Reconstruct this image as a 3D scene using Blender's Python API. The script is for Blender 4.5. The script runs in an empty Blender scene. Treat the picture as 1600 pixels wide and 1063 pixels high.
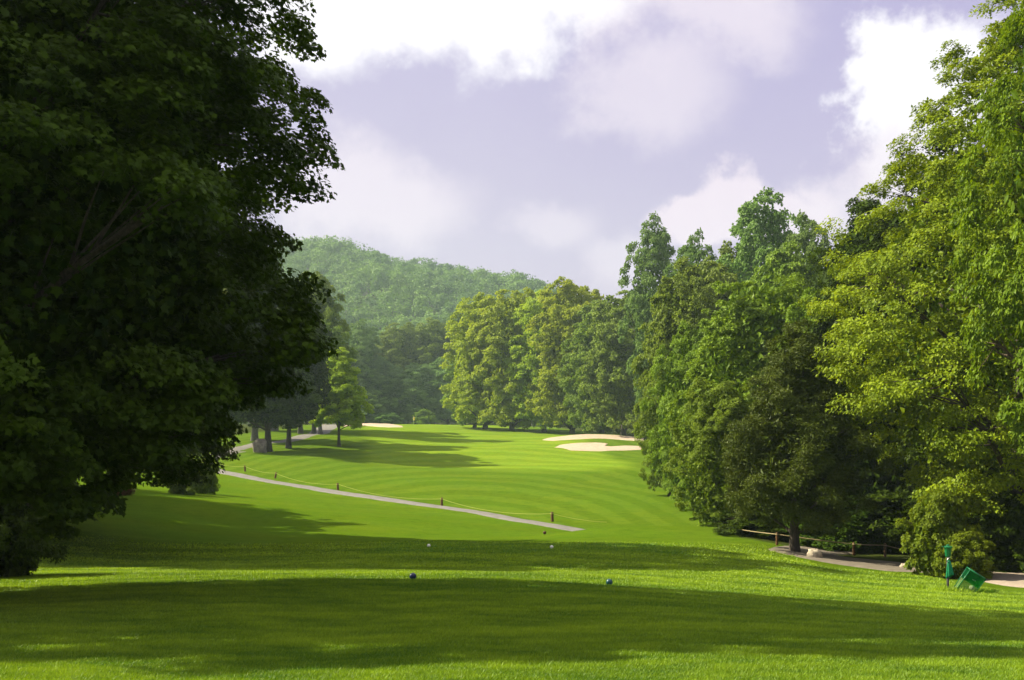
import bpy, math, random
import numpy as np
from mathutils import Vector

C = bpy.context.scene.collection
sc = bpy.context.scene
F = 1600.0      # focal length in reference pixels
HY = 640.0      # picture row of the eye level
R = math.radians

# ------------------------------------------------------------------ helpers
def mesh_np(name, V, loops, sizes, smooth=False, attrs=None, mat=None):
    me = bpy.data.meshes.new(name)
    V = np.asarray(V, dtype=np.float32); loops = np.asarray(loops, dtype=np.int32)
    sizes = np.asarray(sizes, dtype=np.int32)
    me.vertices.add(len(V)); me.vertices.foreach_set('co', V.ravel())
    me.loops.add(len(loops)); me.loops.foreach_set('vertex_index', loops)
    me.polygons.add(len(sizes))
    starts = np.concatenate([[0], np.cumsum(sizes)[:-1]]).astype(np.int32)
    me.polygons.foreach_set('loop_start', starts)
    me.polygons.foreach_set('loop_total', sizes)
    me.polygons.foreach_set('use_smooth', np.full(len(sizes), smooth))
    for k, a in (attrs or {}).items():
        at = me.attributes.new(k, 'FLOAT', 'POINT')
        at.data.foreach_set('value', np.asarray(a, dtype=np.float32))
    me.update(calc_edges=True)
    if mat: me.materials.append(mat)
    return me

def link(name, me, parent=None, loc=(0, 0, 0), rz=0.0):
    o = bpy.data.objects.new(name, me); C.objects.link(o)
    o.location = loc; o.rotation_euler = (0, 0, rz)
    if parent: o.parent = parent
    return o

def empty(name, label, cat, loc=(0, 0, 0), rz=0.0, group=None):
    o = link(name, None, None, loc, rz)
    o.empty_display_size = 0.3
    return tag(o, label, cat, group)

def tag(o, label=None, cat=None, group=None, kind=None):
    if label: o['label'] = label
    if cat: o['category'] = cat
    if group: o['group'] = group
    if kind: o['kind'] = kind
    return o

class MB:
    """collects simple solids into one mesh"""
    def __init__(s): s.V = []; s.L = []; s.S = []; s.n = 0
    def add(s, V, faces):
        V = np.asarray(V, float)
        for f in faces:
            s.L.extend([i + s.n for i in f]); s.S.append(len(f))
        s.V.append(V); s.n += len(V)
    def tube(s, P, rad, sides=8, cap=True, wob=0.0, rng=None):
        P = np.asarray(P, float); n = len(P)
        if np.isscalar(rad): rad = [rad] * n
        T = np.gradient(P, axis=0); T /= np.linalg.norm(T, axis=1)[:, None] + 1e-9
        up = np.array([0.13, 0.91, 0.37]) if abs(T[0][2]) > .5 else np.array([0.05, 0.02, 1.])
        ang = np.arange(sides) * 2 * np.pi / sides
        V = []
        for i in range(n):
            a = np.cross(T[i], up); a /= np.linalg.norm(a) + 1e-9
            b = np.cross(T[i], a)
            r = rad[i] * (1 + (wob * np.sin(ang * 3 + i * .7) if wob else 0))
            V.append(P[i] + np.outer(np.cos(ang) * r, a) + np.outer(np.sin(ang) * r, b))
        V = np.concatenate(V)
        fs = []
        for i in range(n - 1):
            for k in range(sides):
                k2 = (k + 1) % sides
                fs.append((i * sides + k, i * sides + k2, (i + 1) * sides + k2, (i + 1) * sides + k))
        if cap:
            fs.append(tuple(range(sides))[::-1]); fs.append(tuple((n - 1) * sides + k for k in range(sides)))
        s.add(V, fs)
    def lathe(s, prof, sides=20, c=(0, 0, 0)):
        ang = np.arange(sides) * 2 * np.pi / sides
        V = np.concatenate([np.stack([c[0] + r * np.cos(ang), c[1] + r * np.sin(ang), np.full(sides, c[2] + z)], 1) for r, z in prof])
        fs = []
        for i in range(len(prof) - 1):
            for k in range(sides):
                k2 = (k + 1) % sides
                fs.append((i * sides + k, i * sides + k2, (i + 1) * sides + k2, (i + 1) * sides + k))
        fs.append(tuple(range(sides))[::-1]); fs.append(tuple((len(prof) - 1) * sides + k for k in range(sides)))
        s.add(V, fs)
    def build(s, name, mat, parent=None, smooth=True, bevel=0.0):
        me = mesh_np(name, np.concatenate(s.V), s.L, s.S, smooth, None, mat)
        o = link(name, me, parent)
        if bevel:
            b = o.modifiers.new('bevel', 'BEVEL'); b.width = bevel; b.segments = 2
        return o

# ------------------------------------------------------------------ terrain
YK = [5, 6.4, 9, 13, 17, 19.5, 22.5, 27, 31, 35, 39, 44, 50, 60, 75, 90, 110, 130, 150, 180, 220, 260, 300, 330, 400]
TAB = {
 -700: [1130,1063,1000,955,928,918,906,888,866,842,822,804,786,762,738,724,708,696,688,678,670,665,662,660,658],
 -300: [1130,1063,1000,952,926,916,904,888,868,846,828,812,794,770,746,731,713,699,690,680,671,666,663,661,659],
    0: [1130,1063,1000,950,925,914,903,893,880,860,843,826,808,784,761,746,726,708,696,684,673,667,664,662,660],
  200: [1130,1063,1000,948,922,910,898,893,884,869,856,841,825,799,770,753,734,714,700,686,674,667,664,662,660],
  400: [1130,1063,1000,948,920,907,895.5,892,880,866,856,847,838,818,787,765,739,709,694,679,669.5,665.5,664,663,661],
  600: [1130,1063,1000,948,920,906,894.5,890.5,873,857.5,849.5,846,841,824,796,769,741,718,701,684,670,665,664,663,661],
  700: [1130,1063,1000,948,920,907,895,891,871,856,848.5,845.5,842,826,798,770,741,720,704,689,674,666,664,663,661],
  800: [1130,1063,1000,949,921,908.5,896,892,871.5,857,849,846,843,828,800,771,742,722,706,690,677,669,666,665,662],
  950: [1130,1063,1000,951,925,913,900,891,872,858,850,842,824,833,796,767,741,723,708,689,679,674,671,668,664],
 1080: [1130,1063,1001,954,930,920,907,892,875,862,853,842,823,833,794,765,741,723,709,690,681,676,672,669,664],
 1200: [1130,1063,1002,958,937,927,915,898,884,871,859,845,828,830,795,768,742,724,710,692,682,677,673,669,664],
 1320: [1130,1063,1004,963,943,934,923,909,897,884,873,861,846,822,790,765,740,722,708,692,682,677,673,669,664],
 1450: [1130,1063,1007,968,948,939,929,917,904,891,877,861,841,812,780,757,734,718,706,691,682,677,673,669,664],
 1600: [1130,1063,1010,973,953,944,935,925,908,890,872,853,832,802,772,752,731,716,705,691,682,677,673,669,664],
 2000: [1130,1063,1012,976,956,947,938,924,902,880,861,842,820,792,764,746,727,713,703,690,682,677,673,669,664],
 2500: [1130,1063,1012,976,955,944,930,909,885,864,846,828,808,782,757,741,723,711,701,689,681,676,672,668,664],
}
def pchip(xk, yk, x):
    xk = np.asarray(xk, float); yk = np.asarray(yk, float)
    h = np.diff(xk)[:, None] if yk.ndim > 1 else np.diff(xk)
    d = np.diff(yk, axis=0) / h
    m = np.zeros_like(yk); m[0] = d[0]; m[-1] = d[-1]
    same = d[:-1] * d[1:] > 0
    m[1:-1] = np.where(same, 2 * d[:-1] * d[1:] / np.where(same, d[:-1] + d[1:], 1), 0)
    x = np.clip(x, xk[0], xk[-1]); i = np.clip(np.searchsorted(xk, x) - 1, 0, len(xk) - 2)
    hh = xk[i + 1] - xk[i]; t = (x - xk[i]) / hh
    if yk.ndim > 1: t = t[:, None]; hh = hh[:, None]
    return ((2*t**3-3*t**2+1)*yk[i] + (t**3-2*t**2+t)*hh*m[i] + (-2*t**3+3*t**2)*yk[i+1] + (t**3-t**2)*hh*m[i+1])
NL, NP = 700, 320
LG = np.linspace(math.log(YK[0]), math.log(YK[-1]), NL)
PXG = np.linspace(-700, 2500, NP)
_pk = sorted(TAB)
_zk = np.stack([-(np.array(TAB[p], float) - HY) / F * np.array(YK) for p in _pk])   # heights at the knots
_cols = np.stack([pchip(np.log(YK), z, LG) for z in _zk])
ZT = pchip(_pk, _cols, PXG)                                           # [px, logY]
# a light blur along both directions removes the kinks of the knots
def _blur(A, n, axis):
    k = np.ones(n) / n; pad = [(0, 0), (0, 0)]; pad[axis] = (n // 2, n // 2)
    return np.apply_along_axis(lambda v: np.convolve(v, k, 'valid'), axis, np.pad(A, pad, 'edge'))
ZT = _blur(_blur(_blur(ZT, 9, 1), 9, 0), 5, 1)
MOUNDS = []   # (x, y, sx, sy, h, rot)
def zter(x, y):
    x = np.asarray(x, float); y = np.asarray(y, float)
    yy = np.clip(y, YK[0], YK[-1] - .01)
    px = np.clip(800 + F * x / yy, -699, 2499)
    u = (px + 700) / 3200 * (NP - 1); v = (np.log(yy) - LG[0]) / (LG[-1] - LG[0]) * (NL - 1)
    i = np.clip(u.astype(int), 0, NP - 2); j = np.clip(v.astype(int), 0, NL - 2); a = u - i; b = v - j
    z = (ZT[i, j]*(1-a)*(1-b) + ZT[i+1, j]*a*(1-b) + ZT[i, j+1]*(1-a)*b + ZT[i+1, j+1]*a*b)
    z = z + .035 * np.sin(x * .55 + 1) * np.sin(y * .43 + .3 * x) * np.clip(y / 60, .2, 1.5)
    for (mx, my, sx, sy, h) in MOUNDS:
        z = z + h * np.exp(-((x - mx) / sx) ** 2 - ((y - my) / sy) ** 2)
    return z
def at(px, Y, dz=0.0):
    x = (px - 800) / F * Y
    return Vector((x, Y, float(zter(x, Y)) + dz))
def hit(px, py, y0, y1):
    """where the sight line through a reference pixel meets the ground between two depths"""
    Y = np.linspace(y0, y1, 1500)
    z = zter((px - 800) / F * Y, Y); ray = -(py - HY) / F * Y
    s = np.where(z >= ray)[0]
    k = s[0] if len(s) else int(np.argmin(np.abs(z - ray)))
    return Y[k]
# mounds that carry the bunkers
MOUNDS += [(27 - 800*0, 0, 1, 1, 0.0)]
MOUNDS.clear()
def mpx(px, Y, sx, sy, h): MOUNDS.append(((px - 800) / F * Y, Y, sx, sy, h))
mpx(935, 166, 10, 5.5, 1.05)
mpx(930, 190, 12, 7, 0.9)
mpx(575, 250, 11, 7, 0.55)
mpx(700, 262, 22, 10, 0.35)
for a in ((470, 118, 12, 14, .7), (640, 128, 14, 10, -.45), (820, 150, 16, 12, .5), (560, 172, 12, 10, .55), (1010, 118, 7, 14, .7), (720, 205, 14, 12, .5), (860, 232, 12, 10, .6), (300, 66, 10, 9, .55), (560, 62, 9, 6, .35), (120, 48, 6, 8, .6), (980, 98, 9, 7, -.4), (740, 96, 10, 7, .35)): mpx(*a)

# ------------------------------------------------------------------ materials
def newmat(name):
    m = bpy.data.materials.new(name); m.use_nodes = True
    nt = m.node_tree; nt.nodes.clear()
    return m, nt, nt.nodes, nt.links
def N(nt, t, **kw):
    n = nt.nodes.new(t)
    for k, v in kw.items():
        if k in n.inputs: n.inputs[k].default_value = v
        else: setattr(n, k, v)
    return n
def rgb(c): return (c[0], c[1], c[2], 1)
def mixc(nt, fac, a, b, mode='MIX'):
    n = nt.nodes.new('ShaderNodeMix'); n.data_type = 'RGBA'; n.blend_type = mode
    for s, v in ((n.inputs[0], fac), (n.inputs[6], a), (n.inputs[7], b)):
        if hasattr(v, 'is_linked') or hasattr(v, 'links'): nt.links.new(v, s)
        elif isinstance(v, (tuple, list)): s.default_value = rgb(v)
        else: s.default_value = v
    return n.outputs[2]
def math_(nt, op, a, b=None, c=None, clamp=False):
    n = nt.nodes.new('ShaderNodeMath'); n.operation = op; n.use_clamp = clamp
    for s, v in zip(n.inputs, (a, b, c)):
        if v is None: continue
        if hasattr(v, 'links'): nt.links.new(v, s)
        else: s.default_value = v
    return n.outputs[0]
def noise(nt, vec, scale, detail=4, rough=.6, out=0):
    n = N(nt, 'ShaderNodeTexNoise', Scale=scale, Detail=detail, Roughness=rough)
    if vec is not None: nt.links.new(vec, n.inputs['Vector'])
    return n.outputs[out]
def ramp(nt, v, a, b, lo=0., hi=1.):
    n = nt.nodes.new('ShaderNodeMapRange'); n.interpolation_type = 'SMOOTHSTEP'
    nt.links.new(v, n.inputs[0])
    for i, q in enumerate((a, b, lo, hi)): n.inputs[i + 1].default_value = q
    return n.outputs[0]

def leaf_mat(name, c1, c2, trans=.4, ty=(1.25, 1.1, .5), spec=.16, rough=.5):
    m, nt, ns, lk = newmat(name)
    a = N(nt, 'ShaderNodeAttribute', attribute_name='lv')
    oi = nt.nodes.new('ShaderNodeObjectInfo')
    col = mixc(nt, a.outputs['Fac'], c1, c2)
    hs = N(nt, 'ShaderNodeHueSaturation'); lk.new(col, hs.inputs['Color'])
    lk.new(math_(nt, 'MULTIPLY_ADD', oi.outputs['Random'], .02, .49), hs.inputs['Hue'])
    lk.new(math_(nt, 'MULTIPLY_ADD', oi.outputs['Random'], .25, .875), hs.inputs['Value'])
    p = N(nt, 'ShaderNodeBsdfPrincipled', Roughness=rough); p.inputs['Specular IOR Level'].default_value = spec
    lk.new(hs.outputs[0], p.inputs['Base Color'])
    t = N(nt, 'ShaderNodeBsdfTranslucent')
    lk.new(mixc(nt, 1.0, hs.outputs[0], ty, 'MULTIPLY'), t.inputs['Color'])
    mx = N(nt, 'ShaderNodeMixShader'); mx.inputs[0].default_value = trans
    lk.new(p.outputs[0], mx.inputs[1]); lk.new(t.outputs[0], mx.inputs[2])
    o = N(nt, 'ShaderNodeOutputMaterial'); lk.new(mx.outputs[0], o.inputs['Surface'])
    return m

def bark_mat(name, c1, c2, scale=3.0):
    m, nt, ns, lk = newmat(name)
    tc = nt.nodes.new('ShaderNodeTexCoord')
    mp = N(nt, 'ShaderNodeMapping'); lk.new(tc.outputs['Object'], mp.inputs[0]); mp.inputs['Scale'].default_value = (1, 1, .18)
    n1 = noise(nt, mp.outputs[0], scale * 4, 6, .7)
    p = N(nt, 'ShaderNodeBsdfPrincipled', Roughness=.9)
    lk.new(mixc(nt, ramp(nt, n1, .35, .65), c1, c2), p.inputs['Base Color'])
    b = N(nt, 'ShaderNodeBump', Strength=.8, Distance=.05); lk.new(n1, b.inputs['Height']); lk.new(b.outputs[0], p.inputs['Normal'])
    o = N(nt, 'ShaderNodeOutputMaterial'); lk.new(p.outputs[0], o.inputs['Surface'])
    return m

def simple_mat(name, c1, c2=None, scale=20, rough=.8, bump=.2, dist=.02, spec=.3, metal=0, coords='Object'):
    m, nt, ns, lk = newmat(name)
    tc = nt.nodes.new('ShaderNodeTexCoord')
    n1 = noise(nt, tc.outputs[coords], scale, 5, .65)
    p = N(nt, 'ShaderNodeBsdfPrincipled', Roughness=rough, Metallic=metal); p.inputs['Specular IOR Level'].default_value = spec
    lk.new(mixc(nt, ramp(nt, n1, .3, .7), c1, c2 or c1), p.inputs['Base Color'])
    if bump:
        b = N(nt, 'ShaderNodeBump', Strength=bump, Distance=dist); lk.new(n1, b.inputs['Height']); lk.new(b.outputs[0], p.inputs['Normal'])
    o = N(nt, 'ShaderNodeOutputMaterial'); lk.new(p.outputs[0], o.inputs['Surface'])
    return m

G_ROUGH = (.080, .146, .008); G_FAIR = (.140, .232, .014); G_TEE = (.080, .175, .016)
def grass_ground_mat():
    m, nt, ns, lk = newmat('turf')
    g = nt.nodes.new('ShaderNodeNewGeometry').outputs['Position']
    fair = N(nt, 'ShaderNodeAttribute', attribute_name='fair').outputs['Fac']
    tee = N(nt, 'ShaderNodeAttribute', attribute_name='tee').outputs['Fac']
    ph = N(nt, 'ShaderNodeAttribute', attribute_name='phase').outputs['Fac']
    dark = N(nt, 'ShaderNodeAttribute', attribute_name='litter').outputs['Fac']
    nlow = noise(nt, g, .18, 4, .6); nmid = noise(nt, g, 1.3, 5, .65); nhi = noise(nt, g, 14, 4, .7)
    col = mixc(nt, fair, G_ROUGH, G_FAIR)
    col = mixc(nt, tee, col, G_TEE)
    # mown stripes
    st = math_(nt, 'SINE', math_(nt, 'ADD', ph, math_(nt, 'MULTIPLY', nlow, 3.6)))
    st = ramp(nt, st, -.35, .35)
    calm = N(nt, 'ShaderNodeAttribute', attribute_name='calm').outputs['Fac']
    st = math_(nt, 'MULTIPLY', st, math_(nt, 'MULTIPLY_ADD', calm, -.7, 1))
    amt = math_(nt, 'MULTIPLY', st, math_(nt, 'MULTIPLY_ADD', tee, -.75, .85))
    col = mixc(nt, math_(nt, 'MULTIPLY', amt, .48), col, mixc(nt, 1.0, col, (1.5, 1.36, 2.0), 'MULTIPLY'))
    # clumps, tired patches, fine grain
    col = mixc(nt, ramp(nt, nlow, .35, .7, 0, .55), col, mixc(nt, 1.0, col, (1.28, 1.02, .9), 'MULTIPLY'))
    col = mixc(nt, ramp(nt, nmid, .42, .75, 0, .7), col, mixc(nt, 1.0, col, (.66, .74, .7), 'MULTIPLY'))
    col = mixc(nt, ramp(nt, nhi, .35, .7, .0, .75), col, mixc(nt, 1.0, col, (.62, .66, .6), 'MULTIPLY'))
    npt = noise(nt, g, .55, 6, .75)
    col = mixc(nt, ramp(nt, npt, .60, .72, 0, .6), col, mixc(nt, 1.0, col, (1.35, 1.0, 1.4), 'MULTIPLY'))
    col = mixc(nt, ramp(nt, npt, .40, .30, 0, .5), col, mixc(nt, 1.0, col, (.70, .78, .8), 'MULTIPLY'))
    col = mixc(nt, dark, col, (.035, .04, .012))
    p = N(nt, 'ShaderNodeBsdfPrincipled', Roughness=1.); p.inputs['Specular IOR Level'].default_value = .0
    lk.new(col, p.inputs['Base Color'])
    p.inputs['Sheen Weight'].default_value = .0; p.inputs['Sheen Roughness'].default_value = .5
    p.inputs['Sheen Tint'].default_value = (.6, .8, .2, 1)
    b = N(nt, 'ShaderNodeBump', Strength=.7, Distance=.06)
    lk.new(math_(nt, 'ADD', nhi, math_(nt, 'MULTIPLY', nmid, 1.2)), b.inputs['Height']); lk.new(b.outputs[0], p.inputs['Normal'])
    o = N(nt, 'ShaderNodeOutputMaterial'); lk.new(p.outputs[0], o.inputs['Surface'])
    return m
M_TURF = grass_ground_mat()
M_BLADE = leaf_mat('grass_blade', (.062, .150, .004), (.335, .475, .020), .35, (1.2, 1.1, .5), .3, .5)
M_SAND = simple_mat('bunker_sand', (.50, .40, .295), (.39, .30, .215), 1.6, .95, .5, .08, .1)
M_PATH = simple_mat('path_asphalt', (.205, .195, .178), (.150, .142, .130), 1.7, .95, .4, .02, .15)
M_GRAVEL = simple_mat('path_gravel', (.40, .33, .265), (.29, .24, .19), 9, .95, .6, .03, .1)
M_GRAVEL_SHADE = simple_mat('path_gravel_shade', (.22, .19, .15), (.15, .13, .105), 3, .95, .5, .02, .15)  # darker copy of the gravel: shade on the same path painted in
M_BARK = bark_mat('bark_dark', (.030, .024, .018), (.085, .068, .052))
M_BARKB = bark_mat('bark_brown', (.07, .05, .03), (.17, .12, .08))
M_BARKG = bark_mat('bark_grey', (.13, .12, .10), (.26, .24, .21))
M_ROCK = simple_mat('boulder_stone', (.30, .26, .20), (.15, .13, .10), 2.5, .9, .9, .1)
M_ROCKP = simple_mat('pale_stone', (.62, .54, .42), (.32, .27, .2), 7, .9, .9, .05)
M_POST = simple_mat('post_wood', (.16, .085, .035), (.09, .045, .02), 12, .85, .4)
M_ROPE = simple_mat('rope_fibre', (.34, .36, .08), (.24, .27, .06), 60, .9, .3)
M_ROPEB = simple_mat('rope_brown', (.36, .30, .16), (.25, .2, .11), 60, .9, .3)

L_LEFT = leaf_mat('maple_leaf_dark', (.008, .024, .001), (.070, .122, .004), .25, (1.2, 1.1, .5), .08)  # also put on right-hand wood trees and shrubs, painting their shade dark
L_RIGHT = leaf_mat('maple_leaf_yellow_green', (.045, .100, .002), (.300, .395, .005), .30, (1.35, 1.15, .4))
L_HICK = leaf_mat('hickory_leaf', (.040, .090, .002), (.220, .310, .008), .38, (1.25, 1.1, .5))
L_MID = leaf_mat('leaf_mid_green', (.060, .120, .004), (.245, .360, .018), .28, (1.2, 1.1, .5))
L_OLIVE = leaf_mat('leaf_olive', (.060, .110, .003), (.240, .340, .010), .28, (1.2, 1.1, .5))
L_LIME = leaf_mat('leaf_lime', (.180, .280, .006), (.420, .540, .014), .40, (1.3, 1.15, .4))
L_BLUE = leaf_mat('leaf_blue_green', (.080, .165, .022), (.205, .335, .058), .30, (1.1, 1.1, .7))
L_CEDAR = leaf_mat('cedar_spray', (.036, .066, .004), (.105, .150, .011), .22, (1.2, 1.0, .5))
L_HILL = leaf_mat('hill_canopy', (.070, .142, .020), (.165, .262, .040), .30, (1.1, 1.1, .6))
L_VINE = leaf_mat('vine_leaf', (.085, .145, .005), (.220, .290, .012), .40, (1.3, 1.15, .4))
L_RED = leaf_mat('shrub_red', (.10, .05, .02), (.24, .10, .05), .3)

# ------------------------------------------------------------------ foliage
SHAPES = {
 'diamond': (np.array([[0, 0, 0], [.45, .34, .07], [1, 0, -.05], [.45, -.34, .07]]), [(0, 1, 2, 3)]),
 'long': (np.array([[0, 0, 0], [.4, .17, .04], [1, 0, -.12], [.4, -.17, .04]]), [(0, 1, 2, 3)]),
 'tuft': (np.array([[0, 0, 0], [.4, .42, .16], [1, .05, -.02], [.5, -.40, .02], [.55, .05, .3]]), [(0, 1, 4), (1, 2, 4), (2, 3, 4), (3, 0, 4)]),
 'star': (np.array([[.42, 0, .03], [0, 0, 0], [.12, .33, 0], [-.02, .52, -.06], [.33, .42, 0], [.52, .66, -.08], [.62, .27, .02], [1.0, .0, -.10],
                    [.62, -.27, .02], [.52, -.66, -.08], [.33, -.42, 0], [-.02, -.52, -.06], [.12, -.33, 0]]),
          [(0, 1, 2), (0, 2, 3, 4), (0, 4, 5, 6), (0, 6, 7, 8), (0, 8, 9, 10), (0, 10, 11, 12), (0, 12, 1)]),
}
def unit(v): return v / (np.linalg.norm(v, axis=-1, keepdims=True) + 1e-9)
def leaves_mesh(name, P, Nrm, D, size, lv, shape, mat):
    S, faces = SHAPES[shape]
    X = unit(D - Nrm * np.sum(D * Nrm, 1, keepdims=True)); Yv = np.cross(Nrm, X)
    V = (P[:, None, :] + size[:, None, None] * (S[None, :, 0:1] * X[:, None, :] + S[None, :, 1:2] * Yv[:, None, :] + S[None, :, 2:3] * Nrm[:, None, :]))
    k = len(S); n = len(P)
    fl = np.concatenate([np.array(f) for f in faces]); fsz = np.array([len(f) for f in faces])
    loops = (fl[None, :] + (np.arange(n) * k)[:, None]).ravel(); sizes = np.tile(fsz, n)
    return mesh_np(name, V.reshape(-1, 3), loops, sizes, False, {'lv': np.repeat(lv, k)}, mat)

def tree_proto(seed, H, z0, Rad, prof, nb, nc, nl, leaf, shape, mat, bark, br=.3, cr=.42, flatb=.75, flat=.45, lob=.14,
               trunk_r=.35, fill=6000, hang=.25, upn=.9, nlimb=26, twigs=True, lean=(0, 0), inner=.3, rise=.25, fillsize=2.0):
    rng = np.random.default_rng(seed)
    pt = np.array(prof, float)
    rr = lambda t: np.interp(t, pt[:, 0], pt[:, 1])
    # boughs on the envelope, evenly spread with a golden spiral so no large bald patch
    tt = np.linspace(0.02, .98, 400); w = rr(tt) + .12; cw = np.cumsum(w) / w.sum()
    q = (np.arange(nb) + rng.random(nb) * .9) / nb
    t = np.interp(q, cw, tt); ang = np.arange(nb) * 2.39996 + rng.normal(0, .35, nb)
    lobn = sum(np.sin(k * ang + m * t * 6.283 + p) for k, m, p in zip((2, 3, 5, 4), (1, 2.3, 1.4, 3.1), rng.random(4) * 6.28)) / 2
    env = Rad * rr(t) * (1 + lob * lobn)
    inn = rng.random(nb) < inner
    bR = Rad * br * (.75 + .5 * rng.random(nb)) * (.55 + .45 * rr(t))
    rad = np.where(inn, env * rng.uniform(.25, .7, nb), np.maximum(env - bR * .75, 0))
    cx = lean[0] * t; cy = lean[1] * t
    out2 = np.stack([np.cos(ang), np.sin(ang), np.zeros(nb)], 1)
    B = np.stack([cx + rad * np.cos(ang), cy + rad * np.sin(ang), z0 + t * (H - z0)], 1)
    B[:, 2] = np.minimum(B[:, 2], H - bR * .5)
    outd = unit(out2 + np.array([0, 0, 1.0]) * np.clip((t - .45) * 2.2, -.4, 1.6)[:, None])
    # clumps
    n = nb * nc; bi = np.repeat(np.arange(nb), nc)
    d = unit(rng.normal(size=(n, 3)) + .75 * outd[bi] + np.array([0, 0, .3]))
    cp = B[bi] + bR[bi, None] * d * rng.uniform(.55, 1.05, (n, 1)) * np.array([1, 1, flatb])
    cR = bR[bi] * cr * rng.uniform(.65, 1.25, n)
    cv = rng.random(n)
    # leaves
    m = n * nl; ci = np.repeat(np.arange(n), nl)
    keep = rng.random(m) < (cR / cR.mean())[ci] ** 1.5 * .8; ci = ci[keep]; m = len(ci)
    o = outd[bi[ci]]
    d = unit(rng.normal(size=(m, 3)) + .35 * o + np.array([0, 0, .35]))
    ex = rng.uniform(0, 1, m) ** (1 / 2.2)
    off = cR[ci, None] * d * ex[:, None]
    off[:, 2] *= flat
    off[:, 2] -= hang * np.hypot(off[:, 0], off[:, 1]) ** 2 / (cR[ci] + .05)
    P = cp[ci] + off
    Nn = unit(np.array([0, 0, upn]) + .55 * o + .25 * d + .5 * rng.normal(size=(m, 3)))
    D = unit(.7 * d + .4 * o + np.array([0, 0, -hang]) + .5 * rng.normal(size=(m, 3)))
    size = leaf * rng.uniform(.6, 1.25, m)
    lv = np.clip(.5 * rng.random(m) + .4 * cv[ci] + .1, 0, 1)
    if fill:
        tf = rng.choice(tt, fill, p=w / w.sum()); af = rng.random(fill) * 6.283
        rf = Rad * rr(tf) * np.sqrt(rng.random(fill)) * .78
        Pf = np.stack([lean[0] * tf + rf * np.cos(af), lean[1] * tf + rf * np.sin(af), z0 + (H - z0) * (tf * .92 + .03)], 1)
        P = np.concatenate([P, Pf]); Nn = np.concatenate([Nn, unit(rng.normal(size=(fill, 3)) + np.array([0, 0, .6]))])
        D = np.concatenate([D, unit(rng.normal(size=(fill, 3)))])
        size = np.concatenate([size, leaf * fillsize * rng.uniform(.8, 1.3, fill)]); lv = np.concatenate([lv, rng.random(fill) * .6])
    crown = leaves_mesh('crown', P, Nn, D, size, lv, shape, mat)
    # trunk and limbs
    tb = MB(); ns = 14
    zs = np.linspace(-.5, z0 + (H - z0) * .86, ns)
    f = zs / zs[-1]
    tx = lean[0] * np.clip(f, 0, 1) + .03 * H * .3 * np.sin(f * 5 + seed); ty = lean[1] * np.clip(f, 0, 1) + .03 * H * .3 * np.cos(f * 4 + seed) - .03 * H * .3 * math.cos(seed)
    tx -= tx[1] * 0
    tr = trunk_r * np.clip(1 - .92 * np.clip(f, 0, 1) ** .9, .05, 1); tr[0] = trunk_r * 1.55; tr[1] = trunk_r * 1.1
    tb.tube(np.stack([tx, ty, zs], 1), tr, 12, True, .07)
    order = rng.permutation(nb)[:nlimb]
    for b in order:
        zt = np.clip(B[b, 2] - rad[b] * rng.uniform(.35, .8) - .3, z0 * .75, zs[-1] * .96)
        fi = np.interp(zt, zs, np.arange(ns)); sx = np.interp(zt, zs, tx); sy = np.interp(zt, zs, ty)
        s = np.array([sx, sy, zt]); e = B[b]; mid = (s + e) / 2 + np.array([0, 0, rise * np.linalg.norm(e - s) * .35]) + rng.normal(0, .12, 3) * rad[b] * .3
        u = np.linspace(0, 1, 6)[:, None]
        pts = (1 - u) ** 2 * s + 2 * u * (1 - u) * mid + u ** 2 * e
        r0 = np.interp(zt, zs, tr) * .45
        tb.tube(pts, np.linspace(r0, max(.012, r0 * .22), 6), 6, False)
        if twigs:
            for c in range(b * nc, b * nc + nc):
                u2 = rng.uniform(.6, 1)
                st = (1 - u2) ** 2 * s + 2 * u2 * (1 - u2) * mid + u2 ** 2 * e
                mm = (st + cp[c]) / 2 + rng.normal(0, .08, 3) * cR[c]
                tb.tube([st, mm, cp[c]], [max(.012, r0 * .22), max(.009, r0 * .13), .006], 4, False)
    tm = mesh_np('trunk', np.concatenate(tb.V), tb.L, tb.S, True, None, bark)
    return dict(crown=crown, trunk=tm, H=H, R=Rad)

def put_tree(pr, name, label, loc, s=(1, 1, 1), rz=0., mat=None, group=None, cat='tree', bark=None):
    t = empty(name, label, cat, loc, rz, group)
    t.scale = s
    for part in ('crown', 'trunk'):
        o = bpy.data.objects.new(part if part == 'crown' or cat == 'tree' else 'stem', pr[part]); C.objects.link(o); o.parent = t
        mm = mat if part == 'crown' else bark
        if mm:
            o.material_slots[0].link = 'OBJECT'; o.material_slots[0].material = mm
    return t
def tree_px(pr, name, label, px, Y, top, wpx, rz, mat=None, group=None, cat='tree', sink=.0, bark=None, ys=1.0):
    """stand a tree at picture column px and depth Y, its top at row `top`, its crown wpx wide"""
    p = at(px, Y); ztop = -(top - HY) / F * Y
    sz = (ztop - p.z) / pr['H']; sx = (wpx / F * Y / 2) / pr['R']
    p.z -= sink
    return put_tree(pr, name, label, p, (sx, sx * ys, sz), R(rz), mat, group, cat, bark)

OVAL = [(0, .45), (.08, .75), (.25, .95), (.45, 1), (.65, .92), (.82, .7), (.94, .38), (1, .12)]
CONE = [(0, .75), (.1, .95), (.25, 1), (.45, .85), (.65, .62), (.82, .4), (.94, .2), (1, .05)]
COLUMN = [(0, .5), (.1, .78), (.3, .9), (.5, 1), (.7, .95), (.86, .75), (.95, .5), (1, .2)]
POPLAR = [(0, .35), (.12, .6), (.35, .85), (.6, 1), (.78, .85), (.9, .55), (1, .15)]
BUSH = [(0, .85), (.2, 1), (.5, .95), (.75, .75), (.92, .45), (1, .15)]

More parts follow.
